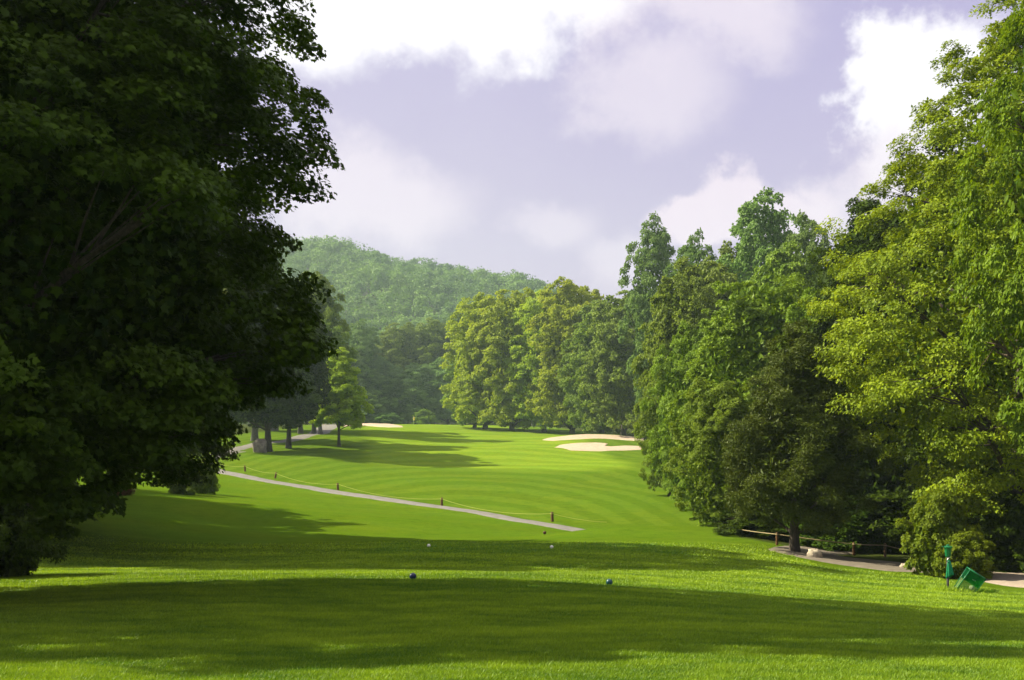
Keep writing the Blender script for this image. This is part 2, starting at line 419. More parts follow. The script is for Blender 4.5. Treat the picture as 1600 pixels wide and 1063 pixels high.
P = {}
P['left'] = tree_proto(11, 16.5, 1.9, 8.2, [(0, .62), (.1, .86), (.3, 1), (.5, 1), (.7, .98), (.85, .78), (1, .25)], 155, 9, 270, .112, 'star', L_LEFT, M_BARK,
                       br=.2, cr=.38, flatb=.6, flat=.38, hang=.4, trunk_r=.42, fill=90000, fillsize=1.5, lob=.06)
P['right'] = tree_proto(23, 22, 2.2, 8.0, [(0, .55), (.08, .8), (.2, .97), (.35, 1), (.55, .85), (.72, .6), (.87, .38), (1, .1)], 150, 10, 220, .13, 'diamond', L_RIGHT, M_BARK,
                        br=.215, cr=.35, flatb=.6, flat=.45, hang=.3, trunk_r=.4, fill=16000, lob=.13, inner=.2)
P['hickory'] = tree_proto(37, 17, 2.6, 6.2, OVAL, 100, 9, 170, .15, 'diamond', L_HICK, M_BARKB,
                          br=.22, cr=.34, flat=.5, hang=.4, trunk_r=.3, fill=8000, lob=.12)
P['broad'] = tree_proto(41, 15, .8, 6.5, OVAL, 80, 8, 150, .20, 'diamond', L_MID, M_BARK, br=.24, cr=.38, flatb=.6, flat=.5, trunk_r=.3, fill=12000, twigs=False)
P['broad2'] = tree_proto(43, 15, .5, 6.0, COLUMN, 80, 8, 150, .20, 'diamond', L_MID, M_BARK, br=.24, cr=.38, flatb=.6, flat=.45, trunk_r=.3, fill=12000, twigs=False, lob=.18)
P['far'] = tree_proto(51, 26, 1.0, 8.0, [(0, .7), (.08, .92), (.3, 1), (.6, 1), (.8, .9), (.92, .66), (1, .3)], 110, 8, 50, .48, 'tuft', L_MID, M_BARK, br=.22, cr=.45, flat=.42, trunk_r=.45, fill=6000, twigs=False, lob=.14, fillsize=1.6)
P['far2'] = tree_proto(53, 26, 1.2, 8.0, [(0, .6), (.1, .85), (.35, 1), (.6, .97), (.8, .8), (.93, .5), (1, .2)], 100, 8, 50, .48, 'tuft', L_MID, M_BARK, br=.24, cr=.45, flat=.42, trunk_r=.45, fill=6000, twigs=False, lob=.2, fillsize=1.6)
P['grove'] = tree_proto(52, 26, 3.9, 8.0, [(0, .6), (.1, .85), (.35, 1), (.6, .97), (.8, .8), (.93, .5), (1, .2)], 90, 8, 50, .48, 'tuft', L_MID, M_BARK, br=.24, cr=.45, flat=.42, trunk_r=.5, fill=6000, twigs=False, lob=.2, fillsize=1.6)
P['poplar'] = tree_proto(57, 30, 3, 6.5, POPLAR, 80, 8, 50, .42, 'tuft', L_BLUE, M_BARKG, br=.28, cr=.42, flat=.6, trunk_r=.4, fill=4000, twigs=False, lob=.22, inner=.15, fillsize=1.4)
P['young'] = tree_proto(61, 12.5, 2.7, 3.4, [(0, .7), (.12, 1), (.3, .96), (.5, .82), (.7, .64), (.87, .42), (1, .15)], 75, 8, 60, .26, 'tuft', L_LIME, M_BARK, br=.3, cr=.42, flat=.45, trunk_r=.2, fill=4000, twigs=False, lob=.12, fillsize=1.4)
P['cedar'] = tree_proto(67, 9.6, 1.0, 2.9, [(0, .55), (.12, .9), (.3, 1), (.5, .85), (.7, .62), (.85, .4), (1, .08)], 90, 8, 110, .15, 'long', L_CEDAR, M_BARKB,
                        br=.24, cr=.45, flat=.6, hang=.1, trunk_r=.2, fill=9000, upn=.2, lob=.2)
P['bush'] = tree_proto(71, 3.2, .1, 1.9, BUSH, 46, 8, 100, .13, 'diamond', L_VINE, M_BARKB, br=.3, cr=.42, flat=.6, trunk_r=.05, fill=4000, lob=.16, nlimb=14)

# ------------------------------------------------------------------ ground
def grid_mesh(xs, ys, zf, name, mat, attrf=None):
    X, Y = np.meshgrid(xs, ys); Z = zf(X, Y)
    V = np.stack([X.ravel(), Y.ravel(), Z.ravel()], 1); nx, ny = len(xs), len(ys)
    i = np.arange(ny - 1)[:, None] * nx + np.arange(nx - 1)[None, :]
    loops = np.stack([i, i + 1, i + nx + 1, i + nx], -1).ravel()
    return mesh_np(name, V, loops, np.full((nx - 1) * (ny - 1), 4), True, attrf(X.ravel(), Y.ravel()) if attrf else None, mat)
def sm(a, b, v): t = np.clip((v - a) / (b - a), 0, 1); return t * t * (3 - 2 * t)
def turf_attrs(x, y):
    px = 800 + F * x / np.maximum(y, 5)
    # fairway: a winding band from the valley to the green
    cxl = np.interp(y, [55, 80, 100, 130, 160, 220, 300], [-6, -14, -18, -20, -24, -34, -40])
    cxr = np.interp(y, [55, 80, 100, 130, 160, 220, 300], [8, 13, 15, 15, 14, 10, -2])
    fair = sm(0, 3, x - cxl) * sm(0, 3, cxr - x) * sm(112, 122, y + .4 * x) * (1 - sm(300, 330, y))
    # tee tops
    blue = sm(0, .7, 22.1 - y - .02 * x ** 2 - .35 * np.maximum(x, 0)) * sm(12.5, 14, y + .15 * x) * sm(-9, -8, x) * (1 - sm(5.2, 6.2, x))
    white = sm(32.5, 33.3, y) * (1 - sm(39, 40, y)) * sm(-5.2, -4.4, x) * (1 - sm(5.5, 6.5, x))
    tee = np.clip(blue + white, 0, 1)
    r1 = np.sqrt((x + 8) ** 2 + (y - 52) ** 2)
    ph_f = r1 * 2 * np.pi / 8.5
    ph_n = (y + .55 * x + .012 * x * x) * 2 * np.pi / 3.4
    dd = ((np.abs(x + 4) / 24) ** 2.4 + (np.abs(y - 56) / 78) ** 2.4) ** (1 / 2.4); ph_f = dd * 2 * np.pi * 10.5; lim = np.where(x < 4, 62 + (4 - x) * 1.27, 66 - (x - 4) * .5)
    calm = sm(0, 4, lim - y) * sm(40, 46, y); ph_v = np.where(y < lim, y * .9 + x * .25, ph_f)
    w = sm(70, 84, y)
    wn = sm(40, 50, y)
    phase = np.where(y > 400, ph_f, np.where(y > 43, ph_v, ph_n))
    # ground under the woods on the right: leaf litter, widened to paint shade behind the fence
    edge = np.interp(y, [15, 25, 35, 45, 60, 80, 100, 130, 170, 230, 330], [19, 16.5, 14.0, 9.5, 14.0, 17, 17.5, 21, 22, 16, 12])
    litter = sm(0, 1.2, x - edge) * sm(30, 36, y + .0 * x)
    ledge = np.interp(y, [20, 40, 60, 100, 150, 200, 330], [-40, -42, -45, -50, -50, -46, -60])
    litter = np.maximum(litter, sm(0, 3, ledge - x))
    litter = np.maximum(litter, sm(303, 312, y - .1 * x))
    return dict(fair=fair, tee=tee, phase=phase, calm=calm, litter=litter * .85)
ys = np.concatenate([np.arange(-30, 4, 2.0), np.geomspace(4, 40, 300), np.geomspace(40.4, 130, 220), np.geomspace(131, 345, 170)])
xh = np.concatenate([np.linspace(0, 24, 150), np.geomspace(24.4, 190, 110)])
xs = np.concatenate([-xh[::-1][:-1], xh])
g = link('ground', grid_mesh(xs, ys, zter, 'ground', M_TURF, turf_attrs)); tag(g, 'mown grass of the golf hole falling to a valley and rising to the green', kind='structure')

# hill
def ridge(px): return np.interp(px, [-400, 100, 300, 440, 520, 600, 700, 800, 870, 950, 1050, 1400, 2200], [460, 422, 416, 414, 418, 431, 448, 468, 488, 525, 560, 600, 620])
def zhill(x, y):
    px = 800 + F * x / np.maximum(y, 1); top = (HY - ridge(px)) / F * 760
    t = np.clip((y - 325) / (760 - 325), 0, 1)
    z = -9 + (top + 9) * (t ** 1.15) * (1 - .12 * np.sin(t * 6.283))
    z = z - np.clip((y - 780) / 500, 0, 1) ** 1.5 * 60
    z = z + 6 * np.sin(x * .045 + 1.3) * np.sin(y * .03 + x * .01) * t
    return z
hx = np.linspace(-720, 720, 150); hy = np.linspace(332, 1190, 110)
h = link('hills', grid_mesh(hx, hy, zhill, 'hills', simple_mat('hill_soil', (.04, .05, .015), (.06, .07, .02), .05, .95, 0)))
tag(h, 'wooded ridge rising beyond the golf course', kind='structure')

# far-off wood on the ridge: thousands of crowns read as one mass
rng = np.random.default_rng(5)
def hill_forest():
    pts = []
    sp = 9.0
    for yy in np.arange(338, 800, sp):
        s = sp * (1 + (yy - 338) / 1400)
        x0, x1 = (250 - 800) / F * yy, (1130 - 800) / F * yy
        for xx in np.arange(x0, x1, s): pts.append((xx + rng.normal(0, s * .28), yy + rng.normal(0, s * .28)))
    pts = np.array(pts); n = len(pts)
    z = zhill(pts[:, 0], pts[:, 1]); hgt = rng.uniform(10, 17, n); rad = 3.4 + 5.6 * rng.random(n) ** 1.6; v = np.clip(.5 + .28 * np.sin(pts[:, 0] * .05 + 2 * np.sin(pts[:, 1] * .02)) + .3 * rng.normal(size=n), 0, 1)
    k = 300
    ci = np.repeat(np.arange(n), k); m = len(ci)
    d = unit(rng.normal(size=(m, 3)) + np.array([0, -.25, .45]))
    # knobby crowns: radius varies with direction
    ph = rng.random((n, 3)) * 6.28
    kn = 1 + .16 * np.sin(d[:, 0] * 5 + ph[ci, 0]) + .16 * np.sin(d[:, 1] * 5 + ph[ci, 1]) + .12 * np.sin(d[:, 2] * 7 + ph[ci, 2])
    Pp = np.stack([pts[ci, 0], pts[ci, 1], z[ci] + hgt[ci] - rad[ci] * .9], 1) + d * (rad[ci] * kn * rng.uniform(.8, 1.0, m))[:, None] * np.array([1, 1, .95])
    Nn = unit(d + .45 * rng.normal(size=(m, 3)) + np.array([0, 0, .2])); D = unit(rng.normal(size=(m, 3)))
    sz = 1.2 * rng.uniform(.7, 1.3, m) * (1 + (Pp[:, 1] - 338) / 1500)
    me = leaves_mesh('forest', Pp, Nn, D, sz, np.clip(.25 * rng.random(m) + .75 * v[ci], 0, 1), 'diamond', L_HILL)
    o = link('forest', me); tag(o, 'continuous leafy canopy covering the whole distant ridge', 'forest', kind='stuff')
hill_forest()

# ------------------------------------------------------------------ paths and bunkers
def ribbon(name, pts, widths, mat, lift=.03, across=6, label=None):
    pts = np.array(pts, float); s = np.concatenate([[0], np.cumsum(np.hypot(*np.diff(pts, axis=0).T))])
    n = max(24, int(s[-1] / .8)); q = np.linspace(0, s[-1], n)
    c = np.stack([pchip(s, pts[:, 0], q), pchip(s, pts[:, 1], q)], 1); w = np.interp(q, s, widths)
    t = np.gradient(c, axis=0); t /= np.linalg.norm(t, axis=1)[:, None]; nn = np.stack([-t[:, 1], t[:, 0]], 1)
    rr_ = np.random.default_rng(3); V = []
    wig = 1 + .05 * np.sin(q * 1.3) + .04 * rr_.normal(size=n)
    for k in range(across + 1):
        u = (k / across - .5); pxy = c + nn * (u * w * wig)[:, None]
        z = zter(pxy[:, 0], pxy[:, 1]) + lift * (1 if 0 < k < across else -.6)
        V.append(np.stack([pxy[:, 0], pxy[:, 1], z], 1))
    V = np.stack(V, 1).reshape(-1, 3); a = across + 1
    i = np.arange(n - 1)[:, None] * a + np.arange(across)[None, :]
    loops = np.stack([i, i + 1, i + a + 1, i + a], -1).ravel()
    o = link(name, mesh_np(name, V, loops, np.full((n - 1) * across, 4), True, None, mat)); tag(o, label, kind='structure')
    return o
def gp(px, py, y0, y1):
    Y = hit(px, py, y0, y1); return ((px - 800) / F * Y, Y)
left_path = [gp(870, 823, 50, 80), gp(760, 803.5, 60, 90), gp(690, 793, 60, 95), gp(600, 780, 60, 100), gp(528, 770, 60, 100), gp(430, 754, 70, 110), gp(380, 744, 75, 115), gp(330, 733, 80, 125)]
left_path = [(16.5, 56.5), (10, 56.8), (6.0, 58.3)] + left_path + [(-36, 122), (-35, 132)]
ribbon('path', left_path, [1.9] * len(left_path), M_PATH, .05, label='narrow grey cart path crossing below the fairway')
fp = [(-37, 127), gp(405, 693, 125, 160), gp(450, 689, 125, 180), gp(480, 680, 140, 200), gp(505, 671.5, 170, 230), gp(512, 666, 190, 250), ((505-800)/F*262, 262)]
ribbon('path', fp, [3, 3, 3.2, 3.6, 4.6, 5, 5], M_PATH, .07, label='grey cart path passing between the far left trunks')
rp = [(34, 25.5), (24, 27.0), (18, 27.9), (15.4, 29.3), (15.6, 32.0), (17, 35)]
ribbon('path', rp, [4.6, 4.4, 3.8, 3.0, 2.8, 2.8], M_GRAVEL, .05, 8, label='pale gravel cart path on the right by the trees')

ribbon('path', [(19, 33.6), (16, 34.3), (13.6, 35.8), (12.3, 37.0), (11.3, 38.6), (11.6, 40.5), (13.5, 43)], [2.6, 3.2, 4.2, 4.4, 3.6, 2.4, 2.2], M_GRAVEL_SHADE, .05, 8, label='grey-brown stretch of cart path beside the rope fence')
def blob_patch(name, outline, y0, y1, mat, label, lift=.10):
    """sand area: outline given in picture pixels, laid on the ground"""
    O = np.array([gp(px, py, y0, y1) for px, py in outline])
    # resample and roughen
    O2 = np.concatenate([O, O[:1]]); s = np.concatenate([[0], np.cumsum(np.hypot(*np.diff(O2, axis=0).T))])
    n = 140; q = np.linspace(0, s[-1], n, endpoint=False)
    c = np.stack([np.interp(q, s, O2[:, 0]), np.interp(q, s, O2[:, 1])], 1)
    for _ in range(3): c = (np.roll(c, 1, 0) + 2 * c + np.roll(c, -1, 0)) / 4
    ce = c.mean(0); rings = 9; V = []
    for k in range(rings):
        f = 1 - k / rings
        pxy = ce + (c - ce) * f
        z = zter(pxy[:, 0], pxy[:, 1]) + (lift if k else -.05)
        V.append(np.stack([pxy[:, 0], pxy[:, 1], z], 1))
    V.append(np.array([[ce[0], ce[1], float(zter(*ce)) + lift]])); V = np.concatenate(V)
    L, S = [], []
    for k in range(rings - 1):
        for i in range(n):
            j = (i + 1) % n; L += [k*n+i, k*n+j, (k+1)*n+j, (k+1)*n+i]; S.append(4)
    for i in range(n): L += [(rings-1)*n+i, (rings-1)*n+(i+1) % n, rings*n]; S.append(3)
    o = link(name, mesh_np(name, V, L, S, True, None, mat)); tag(o, label, kind='structure')
blob_patch('sand_bunker', [(862, 699), (872, 695), (900, 692), (930, 691), (952, 692.5), (945, 697), (955, 698.5), (980, 697), (1010, 698), (1010, 703), (985, 704), (940, 705.5), (890, 704.5), (878, 700.5)],
           140, 172, M_SAND, 'pale sand bunker with a scalloped edge, the nearer of two right of the fairway')
blob_patch('sand_bunker', [(842, 688), (855, 684), (885, 681), (915, 679), (950, 679.5), (985, 682), (1008, 684), (1008, 690), (980, 691), (955, 689), (925, 686), (900, 688), (870, 690)],
           172, 198, M_SAND, 'pale sand bunker, the farther of two right of the fairway')
blob_patch('sand_bunker', [(528, 663), (545, 661.2), (575, 660.6), (605, 661.5), (630, 665.5), (632, 668), (610, 668.3), (585, 666.5), (560, 665), (535, 667)],
           225, 262, M_SAND, 'long pale sand bunker at the left front of the far green')
blob_patch('sand_bunker', [(498, 662), (505, 660.5), (514, 660.8), (518, 662.3), (510, 663.3), (500, 663.5)],
           240, 285, M_SAND, 'tiny pale sand patch beside the far path, left of the long bunker')

# ------------------------------------------------------------------ grass blades close by
def blades():
    rng = np.random.default_rng(9)
    n = 1450000
    # depth density falls with distance
    u = rng.random(n); y = 5.2 * (42 / 5.2) ** u
    px = rng.uniform(-60, 1660, n); x = (px - 800) / F * y
    # keep off the gravel
    rpx = np.interp(y, [25, 27, 29], [30, 18.5, 13]); keep = ~(((y > 25.4) & (x > 13.0)) | ((y > 33.3) & (x > 10.2)) | (y > 42 - 16 * rng.random(n)))
    x, y = x[keep], y[keep]; n = len(x)
    z = zter(x, y)
    h = .019 * (y / 6) ** .45 * rng.uniform(.6, 1.4, n); w = .0034 * (y / 6) ** .95 * rng.uniform(.8, 1.2, n)
    tuft = ((x - 17.0 * 0 - 10.65) ** 2 + (y - 25.0) ** 2) < .5
    tuft2 = ((x - 11.15) ** 2 + (y - 24.9) ** 2 * 2) < .4
    h = np.where(tuft | tuft2, h * 3.0, h)
    a = rng.random(n) * 6.283; lean = rng.normal(0, .55, (n, 2)) * h[:, None] + np.array([.25, -.1]) * h[:, None]
    dx, dy = np.cos(a) * w, np.sin(a) * w
    V = np.empty((n, 3, 3)); V[:, 0] = np.stack([x - dx, y - dy, z - .006], 1); V[:, 1] = np.stack([x + dx, y + dy, z - .006], 1)
    V[:, 2] = np.stack([x + lean[:, 0], y + lean[:, 1], z + h], 1)
    at_ = turf_attrs(x, y)
    st = (np.sin(at_['phase'] + 1.1) > 0) * (1 - at_['tee']) * np.clip((y - 9) / 8, 0, 1)
    pat = np.zeros(n)
    for f_, a_ in ((.8, .3), (1.9, .35), (4.3, .35), (9.1, .3)):
        p1, p2, p3 = rng.random(3) * 6.28
        pat += a_ * np.sin(x * f_ * .75 + 1.7 * np.sin(y * f_ * .9 + p1) + p2) * np.sin(y * f_ * 1.5 + 1.5 * np.sin(x * f_ * .6 + p3))
    h = h * (1 + .35 * pat); V[:, 2] = np.stack([x + lean[:, 0], y + lean[:, 1], z + h], 1)
    lv = np.clip(rng.random(n) * .5 + .15 + .42 * pat + .24 * st - at_['tee'] * .06, 0, 1)
    o = link('grass', mesh_np('grass', V.reshape(-1, 3), np.arange(3 * n), np.full(n, 3), False, {'lv': np.repeat(lv, 3)}, M_BLADE))
    tag(o, 'short mown grass blades covering the near tee and slope', 'grass', kind='stuff')
blades()

# ------------------------------------------------------------------ trees, left side
G_L = 'maples filling the left of the picture'
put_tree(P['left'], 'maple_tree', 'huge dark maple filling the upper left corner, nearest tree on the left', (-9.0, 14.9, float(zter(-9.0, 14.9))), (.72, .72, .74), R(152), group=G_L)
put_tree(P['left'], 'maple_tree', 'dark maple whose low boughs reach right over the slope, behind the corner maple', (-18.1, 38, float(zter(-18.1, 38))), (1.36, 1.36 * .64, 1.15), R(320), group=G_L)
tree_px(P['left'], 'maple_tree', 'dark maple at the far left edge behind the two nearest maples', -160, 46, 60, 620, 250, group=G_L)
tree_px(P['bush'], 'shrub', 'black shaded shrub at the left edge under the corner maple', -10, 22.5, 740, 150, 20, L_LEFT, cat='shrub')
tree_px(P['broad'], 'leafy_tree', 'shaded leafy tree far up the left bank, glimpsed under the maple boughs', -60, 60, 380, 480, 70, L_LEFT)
tree_px(P['bush'], 'shrub', 'rounded green shrub on the left bank beside the start of the roped path', 286, 76, 722, 56, 60, L_MID, cat='shrub')
tree_px(P['bush'], 'shrub', 'yellow-green shrub on the left bank, half hidden by hanging maple twigs', 322, 80, 716, 40, 160, L_VINE, cat='shrub')
tree_px(P['bush'], 'shrub', 'small reddish shrub on the left bank under the maple', 194, 66, 757, 30, 200, L_RED, cat='shrub')
# middle distance, left
G_ML = 'trees along the far left side of the fairway'
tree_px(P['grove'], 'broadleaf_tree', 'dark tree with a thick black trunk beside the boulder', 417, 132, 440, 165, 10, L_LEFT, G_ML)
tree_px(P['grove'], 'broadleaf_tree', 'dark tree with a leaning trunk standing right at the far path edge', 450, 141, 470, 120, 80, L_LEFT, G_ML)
tree_px(P['grove'], 'broadleaf_tree', 'tree with a paler grey trunk left of and behind the boulder', 400, 158, 430, 150, 190, L_OLIVE, G_ML, bark=M_BARKG)
tree_px(P['grove'], 'broadleaf_tree', 'olive-topped tall tree right behind the big maple outline', 492, 186, 425, 96, 230, L_OLIVE, G_ML, bark=M_BARKG)
tree_px(P['grove'], 'broadleaf_tree', 'dark green tree standing just left of and behind the young lime tree', 500, 178, 500, 92, 300, L_MID, G_ML, bark=M_BARKG)
tree_px(P['grove'], 'broadleaf_tree', 'shaded tree in the dark grove above the path bend', 468, 184, 480, 110, 20, L_BLUE, G_ML, bark=M_BARKG)
tree_px(P['grove'], 'broadleaf_tree', 'shaded tree with a low crown deep in the left grove', 430, 200, 450, 150, 120, L_MID, G_ML, bark=M_BARKG)
tree_px(P['young'], 'young_tree', 'small bright lime-green tree standing alone at the left of the fairway', 531, 150, 545, 82, 30, L_LIME)

# ------------------------------------------------------------------ trees behind the green
G_B = 'tall trees behind the far green'
back = [
 (560, 318, 500, 78, 'poplar', L_BLUE, 'pale blue-green pointed tree, leftmost behind the green'),
 (590, 322, 560, 90, 'far2', L_BLUE, 'dark blue-green tree directly behind the long left bunker'),
 (622, 330, 505, 84, 'far', L_MID, 'tall soft-green tree behind the bunker, left of the flag'),
 (650, 316, 568, 80, 'far2', L_BLUE, 'lower dark tree straight behind the flag'),
 (676, 332, 497, 92, 'far2', L_MID, 'broad tall green tree right above the flag'),
 (700, 320, 560, 70, 'far', L_BLUE, 'shaded narrow tree between the flag and the lit maples'),
 (728, 334, 482, 90, 'far2', L_BLUE, 'tall tree rising just left of the bright lit maples'),
 (610, 345, 520, 70, 'far', L_OLIVE, 'yellowish-topped tree peeking between the trees left of the flag'),
 (540, 312, 540, 70, 'far', L_BLUE, 'dark tree behind the young lime tree at the end of the path'),
 (572, 304, 610, 60, 'far2', L_BLUE, 'low dark tree at the wood edge behind the left end of the bunker'),
]
for i, (px, Y, top, w, pr, mt, lab) in enumerate(back):
    tree_px(P[pr], 'poplar_tree' if pr == 'poplar' else 'broadleaf_tree', lab, px, Y, top, w, i * 67, mt, G_B)
tree_px(P['bush'], 'shrub', 'leafy round shrub at the wood edge just right of the flag', 663, 300, 640, 36, 0, L_MID, cat='shrub')
tree_px(P['bush'], 'shrub', 'low dark shrub at the wood edge left of the flag', 605, 300, 645, 44, 90, L_BLUE, cat='shrub')

# ------------------------------------------------------------------ trees, right side from far to near
G_R = 'trees lining the right side of the fairway'
right = [
 (757, 236, 462, 120, 'far', L_LIME, 'bright yellow-green lit maple, leftmost of the right-hand tree line'),
 (800, 228, 453, 120, 'far', L_LIME, 'second bright yellow-green maple from the left in the tree line'),
 (742, 246, 540, 90, 'far2', L_MID, 'lower green tree at the left foot of the brightest maple'),
 (850, 222, 455, 110, 'far2', L_LIME, 'green maple with lit crown between the bright maples and the tall one'),
 (893, 214, 438, 126, 'far', L_LIME, 'tall domed maple above the left tip of the bunkers'),
 (940, 200, 470, 120, 'far2', L_MID, 'rounded green maple directly above the two bunkers'),
 (975, 190, 455, 120, 'far', L_MID, 'green tree above the right part of the bunkers'),
 (1022, 165, 338, 92, 'poplar', L_BLUE, 'tall narrow poplar rising highest over the bunkers'),
 (1085, 150, 362, 78, 'poplar', L_BLUE, 'thin-topped poplar second from the left on the skyline'),
 (1195, 128, 296, 140, 'poplar', L_BLUE, 'tallest blue-green poplar on the right skyline'),
 (1262, 118, 334, 96, 'poplar', L_BLUE, 'blue-green poplar on the skyline beside the yellow-green maple'),
 (1142, 135, 378, 110, 'far2', L_MID, 'domed dark green tree between the skyline poplars'),
 (1100, 112, 405, 150, 'far', L_MID, 'dark green tree with shaded right half below the skyline poplars'),
 (1060, 102, 430, 120, 'far2', L_OLIVE, 'yellowish-edged tree on the left slope of the right-hand wood'),
 (1230, 96, 380, 170, 'far2', L_MID, 'broad green tree filling the gap below the tallest poplar'),
 (1045, 84, 560, 96, 'broad2', L_OLIVE, 'olive tree whose crown sweeps down left of the wood beside the fairway'),
 (1085, 74, 500, 150, 'broad', L_MID, 'mid-green tree second in from the fairway in the right-hand wood'),
 (1190, 62, 428, 260, 'broad2', L_MID, 'wide bushy green tree in the middle of the right-hand wood'),
 (1290, 58, 450, 200, 'broad', L_MID, 'bushy green tree behind the brown-green cedar'),
 (1125, 54, 590, 150, 'broad2', L_MID, 'low spreading tree whose skirt meets the grass at the wood edge'),
]
for i, (px, Y, top, w, pr, mt, lab) in enumerate(right):
    nm = {'poplar': 'poplar_tree', 'far': 'maple_tree'}.get(pr, 'broadleaf_tree')
    tree_px(P[pr], nm, lab, px, Y, top, w, i * 83 + 15, mt, G_R)
tree_px(P['cedar'], 'cedar_tree', 'brownish-green cedar with a bare lower trunk beside the rope fence', 1245, 39, 500, 225, 0, L_CEDAR, bark=M_BARK)
put_tree(P['right'], 'maple_tree', 'huge sunlit yellow-green maple filling the right side', (18.5, 37, float(zter(18.5, 37))), (.88, .88, .95), R(336), L_RIGHT)
tree_px(P['hickory'], 'hickory_tree', 'nearest right tree with long drooping leaves at the picture edge', 1760, 28, -260, 440, 60, L_HICK)
# wood interior behind; dark leaf colour stands in for the shade there
G_W = 'trees deep in the right-hand wood'
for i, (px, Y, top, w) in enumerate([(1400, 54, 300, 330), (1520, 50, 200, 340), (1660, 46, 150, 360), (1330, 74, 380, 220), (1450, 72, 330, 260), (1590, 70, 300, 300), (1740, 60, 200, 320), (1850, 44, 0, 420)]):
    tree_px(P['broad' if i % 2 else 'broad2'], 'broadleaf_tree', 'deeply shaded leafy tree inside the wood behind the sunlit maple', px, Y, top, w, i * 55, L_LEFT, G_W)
# undergrowth; shrubs in the dark maple leaf have shade painted into their colour
G_U = 'undergrowth along the wood edge'
tree_px(P['bush'], 'vine_bush', 'tall yellow-green vine-covered bush behind the ball washer', 1468, 32.5, 765, 106, 0, L_VINE, G_U, 'shrub')
tree_px(P['bush'], 'vine_bush', 'lower sunlit leafy bush right behind the green post', 1508, 31.5, 830, 84, 120, L_VINE, G_U, 'shrub')
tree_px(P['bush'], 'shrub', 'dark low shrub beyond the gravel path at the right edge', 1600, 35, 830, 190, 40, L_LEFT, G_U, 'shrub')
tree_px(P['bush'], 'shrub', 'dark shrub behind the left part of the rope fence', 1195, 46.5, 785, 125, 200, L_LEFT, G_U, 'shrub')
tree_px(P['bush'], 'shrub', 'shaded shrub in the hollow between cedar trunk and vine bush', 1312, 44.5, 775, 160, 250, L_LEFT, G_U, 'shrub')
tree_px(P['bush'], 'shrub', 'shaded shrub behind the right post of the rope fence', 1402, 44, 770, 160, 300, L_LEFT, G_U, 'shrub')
tree_px(P['bush'], 'shrub', 'small dark shrub where the wood skirt meets the mown grass', 1140, 56, 795, 90, 10, L_MID, G_U, 'shrub')
tree_px(P['bush'], 'shrub', 'large shrub with shade painted into its dark leaves behind the litter bin under the maple', 1585, 34.5, 770, 170, 80, L_LEFT, G_U, 'shrub')

# trees beyond the left edge of the picture whose shadows lie on the tees
G_O = 'trees left of the picture shading the tees'
for i, (x, y, hh, rr_) in enumerate([(-37, 60, 17, 8), (-44, 76, 16, 8)]):
    s = (rr_ / 6.5, rr_ / 6.5, hh / 15)
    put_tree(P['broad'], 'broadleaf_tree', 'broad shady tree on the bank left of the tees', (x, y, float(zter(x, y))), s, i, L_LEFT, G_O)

# ------------------------------------------------------------------ small things
def rock(name, label, px, Y, w, hgt, seed, mat, depth=.7):
    rng = np.random.default_rng(seed); p = at(px, Y)
    nu, nv = 26, 14; V = []
    u = np.linspace(0, 2 * np.pi, nu, endpoint=False); v = np.linspace(-np.pi / 2, np.pi / 2, nv)
    ph = rng.random(8) * 6.28
    for b in v:
        d = np.stack([np.cos(u) * np.cos(b), np.sin(u) * np.cos(b), np.full(nu, np.sin(b))], 1)
        k = 1 + .12 * np.sin(3 * d[:, 0] + ph[0]) * np.sin(4 * d[:, 1] + ph[1]) + .09 * np.sin(7 * d[:, 0] + 5 * d[:, 2] + ph[2]) + .05 * np.sin(13 * d[:, 1] + ph[3]) * np.sin(11 * d[:, 2] + ph[4])
        q = np.sign(d) * np.abs(d) ** .75 * k[:, None]
        V.append(q * np.array([w / 2, w / 2 * depth, hgt * .62]) + np.array([0, 0, hgt * .38]))
    V = np.concatenate(V); L, S = [], []
    for i in range(nv - 1):
        for j in range(nu):
            j2 = (j + 1) % nu; L += [i*nu+j, i*nu+j2, (i+1)*nu+j2, (i+1)*nu+j]; S.append(4)
    o = link(name, mesh_np(name, V, L, S, True, None, mat), None, p); tag(o, label, 'boulder')
rock('boulder', 'big grey-brown boulder with a rounded top beside the thick trunk, far left', 406, 130, 1.8, 1.7, 3, M_ROCK)
rock('boulder', 'pale layered rock at the gravel path edge next to the cedar trunk', 1272, 37.2, .5, .34, 8, M_ROCKP)
rock('boulder', 'small pale rock at the foot of the vine bush', 1414, 35.2, .34, .18, 12, M_ROCKP)

